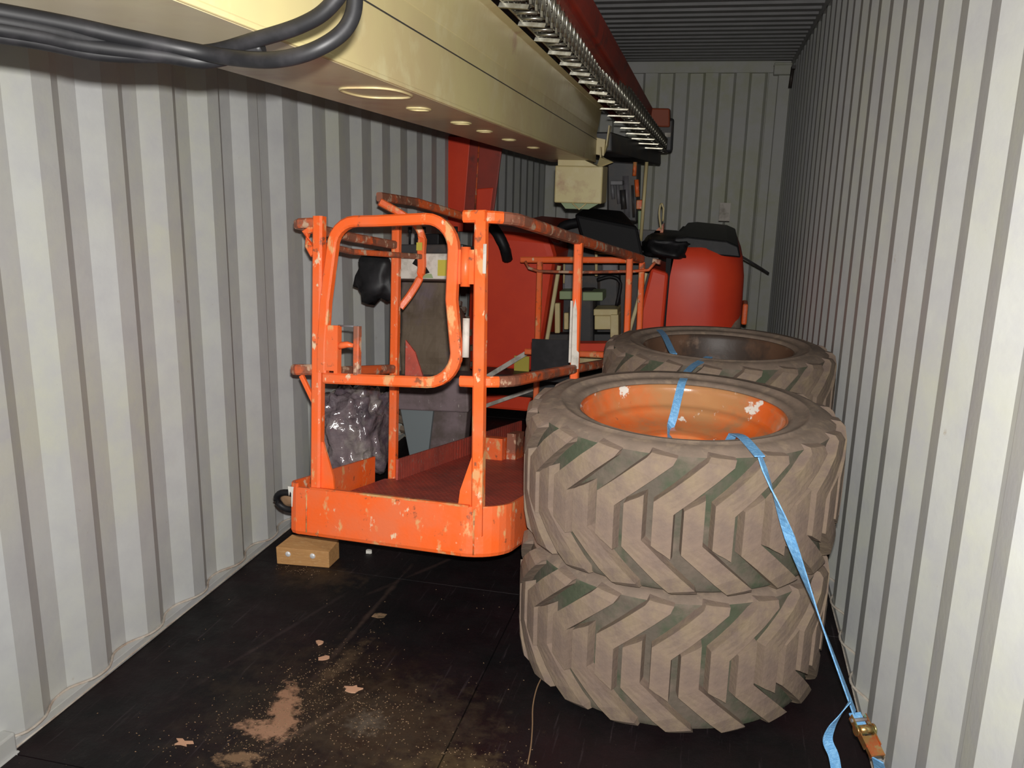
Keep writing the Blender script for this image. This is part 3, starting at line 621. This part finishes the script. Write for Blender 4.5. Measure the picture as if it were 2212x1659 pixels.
# rounded right hood
pr_ = []
for t in [PI/2*i/8 for i in range(9)]: pr_.append((1.76+.24*math.sin(t)*.95, 5.50+.24-.24*math.cos(t)))
outline = [(1.525, 5.50), (1.64, 5.49)]+pr_+[(1.99, 6.6), (1.98, 7.7), (1.525, 7.7)]
vs = []; lev = [(.10, 0.0), (.75, 0.0), (1.0, .005), (1.12, .022), (1.18, .06), (1.205, .13)]
cxm, cym = 1.74, 6.6
for z, ins in lev:
    for (x, y) in outline:
        dx = (cxm-x); dy = (cym-y); vs.append((x+max(-ins, min(ins, dx))*1.0, y+max(-ins, min(ins, dy)), z))
n = len(outline); f = []
for a in range(len(lev)-1):
    for i in range(n): f.append((a*n+i, a*n+(i+1) % n, (a+1)*n+(i+1) % n, (a+1)*n+i))
f.append(tuple(range((len(lev)-1)*n, len(lev)*n))); 
rh = B().add(vs, f, True).build('hood', M['red'], bl, label='rounded red right hood')
rh.modifiers.new('es', 'EDGE_SPLIT').split_angle = .7
B().box((1.50, 5.53, .10), (1.53, 7.6, 1.20)).build('hood_gap', M['blackpl'], bl)
# black cover over the hood tops
cv = B().add(*blob((1.50, 5.98, 1.165), (.17, .50, .075), .6, .14, 5, 4, 5), True).build('hood_cover', M['black'], bl, label='black rubbery sheet over the hood top')
B().prism([(1.53, 1.15), (1.95, 1.13), (1.93, 1.20), (1.86, 1.228), (1.62, 1.245), (1.54, 1.235)], (5.56, 7.5)).build('hood_top', M['black'], bl, bevel=.01)
B().box((1.995, 5.9, .66), (2.03, 6.1, .80)).build('side_lamp', M['orange'], bl, bevel=.01)
B().box((1.79, 7.7, 1.25), (1.88, 7.72, 1.40)).build('label_plate', M['whitemark'], bl)
B().tube(smooth_path([at(1592, 548, 6.2), at(1622, 566, 6.6), at(1645, 580, 7.0), at(1660, 590, 7.3)], 4), .008, 6).build('cable', M['grey'], bl)
B().tube(smooth_path([at(1428, 495, 6.0), at(1424, 462, 6.0), at(1428, 440, 6.0), at(1433, 450, 6.0), at(1432, 478, 6.0)], 4), .007, 6).build('lifting_loop', M['cream'], bl)
B().prism([(1.37, 1.16), (1.44, 1.24), (1.44, 1.30), (1.38, 1.24)], (6.0, 6.1)).build('brown_bracket', M['orange_rust'], bl)
# black wedge-shaped cover above the engine bay
B().hexa([at(1262, 540, 5.35), at(1392, 560, 5.35), at(1378, 490, 5.35), at(1240, 462, 5.35), at(1262, 540, 5.9), at(1392, 560, 5.9), at(1345, 455, 5.9), at(1262, 448, 5.9)]).build('bay_cover', M['blackpl'], bl, bevel=.02)
# engine bay
B().box((.78, 6.0, .15), (1.42, 6.05, 1.25)).build('bay_back', M['dark'], bl)
def pbx(x0, y0, x1, y1, Y, dep, m, nm, bev=.006):
    a = at(x0, y1, Y); b = at(x1, y0, Y); a2 = at(x1, y1, Y); b2 = at(x0, y0, Y)
    return B().hexa([a, a2, b, b2]+[Vector(q)+Vector((0, dep, 0)) for q in (a, a2, b, b2)]).build(nm, M[m], bl, bevel=bev)
pbx(1208, 629, 1246, 647, 5.6, .18, 'green', 'battery_bracket'); pbx(1258, 631, 1302, 650, 5.6, .18, 'green', 'battery_bracket')
pbx(1246, 628, 1282, 745, 5.65, .2, 'dark', 'hydraulic_pump', .02)
pbx(1282, 668, 1334, 682, 5.62, .2, 'cream', 'valve_block'); pbx(1284, 682, 1322, 712, 5.64, .2, 'cream', 'valve_block'); pbx(1318, 680, 1336, 730, 5.6, .15, 'cream', 'valve_block')
pbx(1198, 655, 1209, 720, 5.6, .04, 'cream', 'bay_strut'); pbx(1218, 676, 1228, 712, 5.62, .04, 'cream', 'bay_strut')
pbx(1214, 560, 1242, 630, 5.75, .1, 'grey', 'filter_housing', .02); pbx(1290, 590, 1338, 665, 5.8, .1, 'dark', 'tank', .02); pbx(1300, 570, 1335, 592, 5.75, .1, 'grey', 'manifold', .01)
B().tube([at(1288, 515, 5.55), at(1288, 596, 5.55)], .010, 8).build('pipe', M['cream'], bl)
B().tube([at(1292, 546, 5.56), at(1345, 548, 5.56)], .009, 8).build('pipe', M['cream'], bl)
B().tube([at(1219, 570, 5.58), at(1218, 612, 5.58)], .006, 8).build('pipe', M['cream'], bl)
B().tube(smooth_path([at(1290, 605, 5.6), at(1320, 598, 5.6), at(1340, 612, 5.6), at(1332, 660, 5.6)], 5), .012, 8).build('engine_hose', M['black'], bl)
pbx(1172, 742, 1322, 760, 5.45, .10, 'red', 'chassis_beam'); pbx(1235, 760, 1322, 786, 5.47, .2, 'cream', 'chassis_plate')
pbx(1180, 722, 1330, 742, 5.7, .1, 'dark', 'chassis_plate')
B().bar([at(1052, 814, 5.3), at(1146, 757, 5.3)], .030, .008, upv=Vector((0, 1, 0))).build('tie_bar', M['whitemark'], bl, label='pale flat tie bar')
B().bar([at(1034, 882, 5.3), at(1158, 838, 5.3)], .024, .008, upv=Vector((0, 1, 0))).build('tie_bar', M['whitemark'], bl, label='pale flat tie bar')
# machinery under the boom end
B().tube([at(1397, 350, 6.0), at(1384, 520, 6.0)], .012, 8).build('post_tube', M['cream'], bl)
B().tube([at(1372, 350, 6.1), at(1370, 380, 6.1)], .014, 8).build('fitting', M['orange_rust'], bl)
B().tube([at(1375, 388, 6.1), at(1377, 425, 6.1)], .016, 8).build('fitting', M['orange_rust'], bl)
pbx(1374, 432, 1388, 452, 6.1, .1, 'orange_rust', 'fitting'); pbx(1378, 455, 1386, 500, 6.1, .1, 'green', 'valve_stem')
pbx(1318, 390, 1345, 400, 6.15, .1, 'grey', 'valve_body')
for i, (x, a, b) in enumerate(((1334, 400, 440), (1345, 410, 452), (1322, 396, 430), (1366, 400, 470), (1352, 380, 470), (1330, 445, 470))):
    B().tube([at(x, a, 6.2+.03*i), at(x+3, b, 6.2+.03*i)], (.012, .02, .012, .009, .03, .014)[i], 8).build('hydraulic_fitting', M['grey' if i % 2 == 0 else 'dark'], bl)
B().hexa([at(1312, 470, 6.3), at(1375, 480, 6.3), at(1378, 352, 6.3), at(1312, 348, 6.3)]+[Vector(q)+Vector((0, .25, 0)) for q in (at(1312, 470, 6.3), at(1375, 480, 6.3), at(1378, 352, 6.3), at(1312, 348, 6.3))]).build('valve_bank', M['dark'], bl, bevel=.01)
B().tube(smooth_path([at(1060, 485, 5.4), at(1075, 505, 5.35), at(1090, 535, 5.35), at(1096, 560, 5.4)], 4), .035, 10).build('bay_hose', M['black'], bl)
B().tube(smooth_path([at(1200, 520, 5.4), at(1215, 490, 5.45), at(1250, 480, 5.5)], 4), .03, 10).build('bay_hose', M['black'], bl)
# support column and cover left of the basket
pcx = B().hexa([at(868, 830, 4.42), at(988, 832, 4.42), at(990, 600, 4.42), at(866, 600, 4.42), at(868, 830, 4.55), at(988, 832, 4.55), at(990, 600, 4.55), at(866, 600, 4.55)]).build('canvas_cover', M['canvas'], bl, bevel=.01, label='brown canvas sheet covering the upright')
md = pcx.modifiers.new('s', 'SUBSURF'); md.subdivision_type = 'SIMPLE'; md.levels = md.render_levels = 4
tx = bpy.data.textures.new('folds', 'CLOUDS'); tx.noise_scale = .12
dm = pcx.modifiers.new('d', 'DISPLACE'); dm.texture = tx; dm.strength = .03; dm.mid_level = .5
B().hexa([at(843, 885, 4.36), at(1012, 892, 4.36), at(1010, 818, 4.36), at(843, 812, 4.36)]+[Vector(q)+Vector((0, .2, 0)) for q in (at(843, 885, 4.36), at(1012, 892, 4.36), at(1010, 818, 4.36), at(843, 812, 4.36))]).build('mounting_box', M['scuffed'], bl, bevel=.01, label='scuffed purple grey mounting box')
B().hexa([at(888, 1004, 4.40), at(922, 1004, 4.40), at(936, 884, 4.40), at(864, 882, 4.40)]+[Vector(q)+Vector((0, .03, 0)) for q in (at(888, 1004, 4.40), at(922, 1004, 4.40), at(936, 884, 4.40), at(864, 882, 4.40))]).build('mounting_leg', M['greyplate'], bl, bevel=.004)
B().hexa([at(888, 1004, 4.44), at(1000, 990, 4.44), at(1010, 884, 4.44), at(884, 882, 4.44)]+[Vector(q)+Vector((0, .10, 0)) for q in (at(888, 1004, 4.44), at(1000, 990, 4.44), at(1010, 884, 4.44), at(884, 882, 4.44))]).build('mounting_web', M['scuffed'], bl, bevel=.01)
# one road wheel of the lift, upright, seen past the basket post
wh = B().lathe([(.36, -.0), (.40, .01), (.42, .04), (.42, .20), (.40, .23), (.36, .24), (.2, .24), (.19, .20), (0.001, .20)], 40, (-.0+.06, 4.95, .425), axis='x').build('road_wheel', M['sidewall'], bl)
for i in range(24):
    a = 2*PI*i/24
    wp = [(.06+xx, 4.95+rr*math.cos(a+da), .425+rr*math.sin(a+da)) for rr in (.405, .435) for xx, da in ((.0, 0), (.24, .12), (.24, .2), (.0, .08))]
    B().add(wp, [(0, 1, 2, 3), (7, 6, 5, 4), (0, 4, 5, 1), (1, 5, 6, 2), (2, 6, 7, 3), (3, 7, 4, 0)]).build('wheel_lug', M['rubber'], wh)
B().box((.3, 5.3, .20), (2.0, 7.6, .34)).build('chassis', M['dark'], bl, bevel=.02)
for x, y in ((1.75, 5.9), (.14, 7.2), (1.75, 7.2)):
    B().lathe([(.30, 0), (.40, .01), (.42, .04), (.42, .20), (.40, .23), (.30, .24), (.001, .22)], 32, (x, y, .425), axis='x').build('road_wheel', M['sidewall'], bl)

# ------------------------------------------------------------------ wrapped bundle between basket and wall
wb = empty('wrapped_bundle', (.16, 3.78, 0), 'lumpy bundle wrapped in shiny clear stretch film between the basket and left wall', 'bundle')
MB().add(*blob((.005, 0, .36), (.145, .19, .235), .72, .28, 7, 5, 2), True).build('film', M['film'], wb)
MB().add(*blob((-.04, .02, .12), (.10, .14, .13), .7, .2, 6, 4, 9), True).build('base_pack', M['film'], wb)
MB().tube(smooth_path([(-.10, -.02, .50), (-.06, -.03, .60), (.0, -.03, .65), (.07, -.02, .64)], 5), .010, 8).build('hose_end', M['black'], wb)
MB().tube(smooth_path([(-.03, -.02, .52), (.0, -.03, .60), (.06, -.03, .63), (.12, -.02, .60)], 5), .009, 8).build('hose_end', M['black'], wb)

# ------------------------------------------------------------------ wooden block with two bright screws
wk = empty('wooden_block', (.235, 3.045, 0), 'pale timber block with two bright screws on the floor under the basket corner', 'block')
wk.rotation_euler = (0, 0, .10)
MB().hexa([(-.112, 0, 0), (.114, 0, 0), (.114, 0, .072), (-.114, 0, .076), (-.10, .10, 0), (.125, .10, 0), (.125, .10, .085), (-.075, .085, .100)]).build('timber', M['wood'], wk, bevel=.003)
for x in (-.062, .044):
    MB().lathe([(.001, .005), (.006, .0045), (.011, .0025), (.0125, -.001)], 16, (x, 0, .048), axis='y').build('screw', M['bright'], wk)

# ------------------------------------------------------------------ blue ratchet strap
st = empty('ratchet_strap', (2.3, 2.05, 0), 'light blue ratchet strap over both wheel stacks down to the right wall', 'strap')
SO = Vector((2.3, 2.05, 0))
def ribbon(pts, w=.028, tw=None, th=.0018, n=5, nm='webbing', m='blue', upv=Vector((0, 0, 1))):
    p = smooth_path(pts, n); k = None
    if tw:
        k = []
        for i in range(len(pts)-1):
            for j in range(n): k.append(tw[i]+(tw[i+1]-tw[i])*j/n)
        k.append(tw[-1])
    return MB(SO).sweep(p, [(w/2, -th), (w/2, th), (-w/2, th), (-w/2, -th)], smooth=False, twist=k, upv=upv).build(nm, M[m], st)
A = Vector((1.966, 2.285, .892)); Bp = at(1852, 1545, 2.0)
d_ = fw*FPX+rt*(1846-1106)-up*(1540-829.5); Bp = CAM+d_*((2.255-CAM.x)/d_.x)
d_ = fw*FPX+rt*(1900-1106)-up*(1650-829.5); Cp = CAM+d_*((2.305-CAM.x)/d_.x)
ribbon([(1.52, 4.33, .868), (1.552, 4.25, .882), (1.60, 4.02, .892), (1.65, 3.74, .880), (1.665, 3.68, .875)], nm='webbing', tw=[0, 0, 0, 0, 0])
ribbon([(1.665, 3.68, .875), (1.69, 3.72, .80), (1.71, 3.74, .74), (1.76, 3.70, .80), (1.812, 3.615, .882)], tw=[0, .2, .4, .2, 0])
ribbon([(1.812, 3.615, .885), (1.79, 3.53, .886), (1.757, 3.40, .890), (1.733, 3.25, .890)], tw=[0, .15, 0, 0])
ribbon([(1.733, 3.25, .890), (1.729, 3.13, .893), (1.725, 3.08, .887), (1.718, 3.03, .85), (1.710, 2.98, .80), (1.702, 2.93, .75), (1.73, 2.75, .735), (1.80, 2.62, .75), (1.86, 2.56, .79), (1.888, 2.527, .850), (1.900, 2.503, .884)], tw=[0, 0, 0, 0, .3, .9, .5, 0, 0, 0, 0])
ribbon([(1.900, 2.505, .884), (1.925, 2.42, .900), A], tw=[0, 0, 0])
ll = Bp-A
tws = [.0, -.1, .15, .75, 1.25, .80, .35, .15, .05, 0]
ribbon([A+ll*t for t in (0, .05, .12, .22, .32, .45, .6, .75, .9, 1)], w=.030, tw=[.15+t for t in tws], n=4)
dn = (Cp-Bp).normalized(); Dp = Bp+dn*.055; 
ribbon([Bp, Bp+dn*.03, Dp], w=.032, nm='webbing')
ribbon([Cp-dn*.01, Cp+(Vector((2.335, 2.12, .10))-Cp)*.5, (2.335, 2.14, .11)], w=.030, tw=[0, 0, 0])
tail0 = Bp+dn*.0
tl = []
for px, py in ((1838, 1512), (1812, 1548), (1796, 1572), (1788, 1600), (1800, 1630), (1806, 1660), (1812, 1700)):
    d_ = fw*FPX+rt*(px-1106)-up*(py-829.5); tl.append(CAM+d_*((2.0-CAM.y)/d_.y))
MB(SO).sweep(smooth_path(tl, 5), [(.0125, -.001), (.0125, .001), (-.0125, .001), (-.0125, -.001)], smooth=False, upv=Vector((0, 1, 0)), twist=[1.4-1.3*min(1, i/18) for i in range(31)]).build('loose_tail', M['blue'], st)
# ratchet buckle
sx_ = dn.cross(Vector((0, 0, 1))).normalized(); nz_ = sx_.cross(dn)
RMt = Matrix(((sx_.x, dn.x, nz_.x, 0), (sx_.y, dn.y, nz_.y, 0), (sx_.z, dn.z, nz_.z, 0), (0, 0, 0, 1)))
def ratc(mb, nm, m, parent=st, bevel=0):
    q = Bp+dn*.012; mb.v = [RMt @ v+q-SO for v in mb.v]; return mb.build(nm, M[m], parent, bevel=bevel)
Lb = (Cp-Bp).length
buck = ratc(MB().box((-.021, 0, -.004), (-.018, .085, .016)).box((.018, 0, -.004), (.021, .085, .016)), 'ratchet_frame', 'zinc')
ratc(MB().tube([(-.024, .012, .008), (.024, .012, .008)], .005, 8), 'ratchet_bolt', 'grey', buck)
ratc(MB().tube([(-.017, .040, .010), (.017, .040, .010)], .012, 12), 'ratchet_spool', 'zinc', buck)
for sgn in (-1, 1): ratc(MB().tube([(sgn*.022, .040, .008), (sgn*.026, .040, .008)], .014, 14), 'ratchet_gear', 'zinc', buck)
ratc(MB().box((-.017, .058, .010), (.017, .112, .014)).box((-.019, .055, .0), (-.016, .112, .013)).box((.016, .055, .0), (.019, .112, .013)), 'ratchet_handle', 'zinc', buck, bevel=.001)

# ------------------------------------------------------------------ small things on the floor
def twine(pts, label): 
    o = MB().tube(smooth_path(pts, 6), .0022, 6).build('twine', M['cord'], label=label, cat='string'); return o
tp = []
for px, py, y in ((1174, 1462, 2.52), (1160, 1490, 2.44), (1151, 1530, 2.34), (1150, 1570, 2.24), (1147, 1610, 2.14), (1140, 1650, 2.06)):
    d_ = fw*FPX+rt*(px-1106)-up*(py-829.5); p = CAM+d_*(y/d_.y); p.z = max(.003, p.z); tp.append(p)
twine(tp, 'thin brown string trailing from under the front wheel stack')
def flat_chip(nm, x, y, pts, z=.004, m='chip', label='', cat='wood chip', group=None):
    o = MB().prism([(a, b) for a, b in pts], (0.0005, z), 'z').build(nm, M[m], label=label, cat=cat, group=group); o.location = (x, y, 0); return o
def jag(r, n, seed, asp=1.0, rot=0):
    rd = random.Random(seed); out = []
    for i in range(n):
        t = 2*PI*i/n; q = r*rd.uniform(.5, 1.1); x, y = q*math.cos(t)*asp, q*math.sin(t)
        out.append((x*math.cos(rot)-y*math.sin(rot), x*math.sin(rot)+y*math.cos(rot)))
    return out
flat_chip('wood_chip', .437, 1.905, [(-.03, .008), (-.012, .012), (.0, .004), (.022, .010), (.030, .002), (.010, -.004), (.018, -.014), (-.004, -.012), (-.020, -.016), (-.014, -.004)], label='forked tan wood chip on the floor, nearest the left wall')
flat_chip('wood_chip', .570, 2.503, jag(.016, 9, 3, 1.2), .006, label='small tan wood chip, farthest back on the open floor')
flat_chip('wood_chip', .795, 2.275, jag(.024, 13, 8, 1.3), .005, label='ragged pinkish wood chip in the middle of the open floor')
flat_chip('wood_chip', .625, 2.42, jag(.016, 11, 12, 1.6, .4), .003, label='tan wood shaving between the farthest chip and the sawdust patch')
flat_chip('wood_chip', .697, 2.742, jag(.020, 8, 21, 1.9, .1), .002, m='sawdust', label='long dull splinter on the floor in front of the basket')
flat_chip('foam_scrap', .45, 3.237, jag(.011, 8, 5, 1.3), .014, 'pellet', 'small white scrap on the floor under the basket edge, right of the block', 'scrap')
# loose sawdust grains
mb = MB(); rd = random.Random(4)
def grain(x, y, s):
    a = rd.uniform(0, PI); c, d = math.cos(a)*s, math.sin(a)*s
    mb.add([(x+c, y+d, .0005), (x-d*.6, y+c*.6, .0005), (x-c, y-d, .0005), (x+d*.5, y-c*.5, .0005), (x, y, .0005+s*.7)], [(0, 1, 4), (1, 2, 4), (2, 3, 4), (3, 0, 4)])
for cx_, cy_, sx, sy, n in ((.64, 2.12, .07, .14, 500), (.70, 2.35, .08, .14, 260), (.90, 2.15, .11, .10, 420), (.63, 1.95, .16, .08, 300), (.60, 2.30, .30, .32, 120), (.24, 3.0, .08, .02, 60), (1.25, 2.05, .12, .06, 160), (.9, 2.5, .6, .5, 60)):
    for _ in range(n):
        x = rd.gauss(cx_, sx); y = rd.gauss(cy_, sy)
        if .02 < x < 2.3 and not ((x-FX)**2+(y-FY)**2 < .27): grain(x, y, rd.uniform(.0012, .0035))
mb.build('sawdust', M['sawdust'], label='loose sawdust scattered over the dark plywood floor', cat='sawdust', kind='stuff')
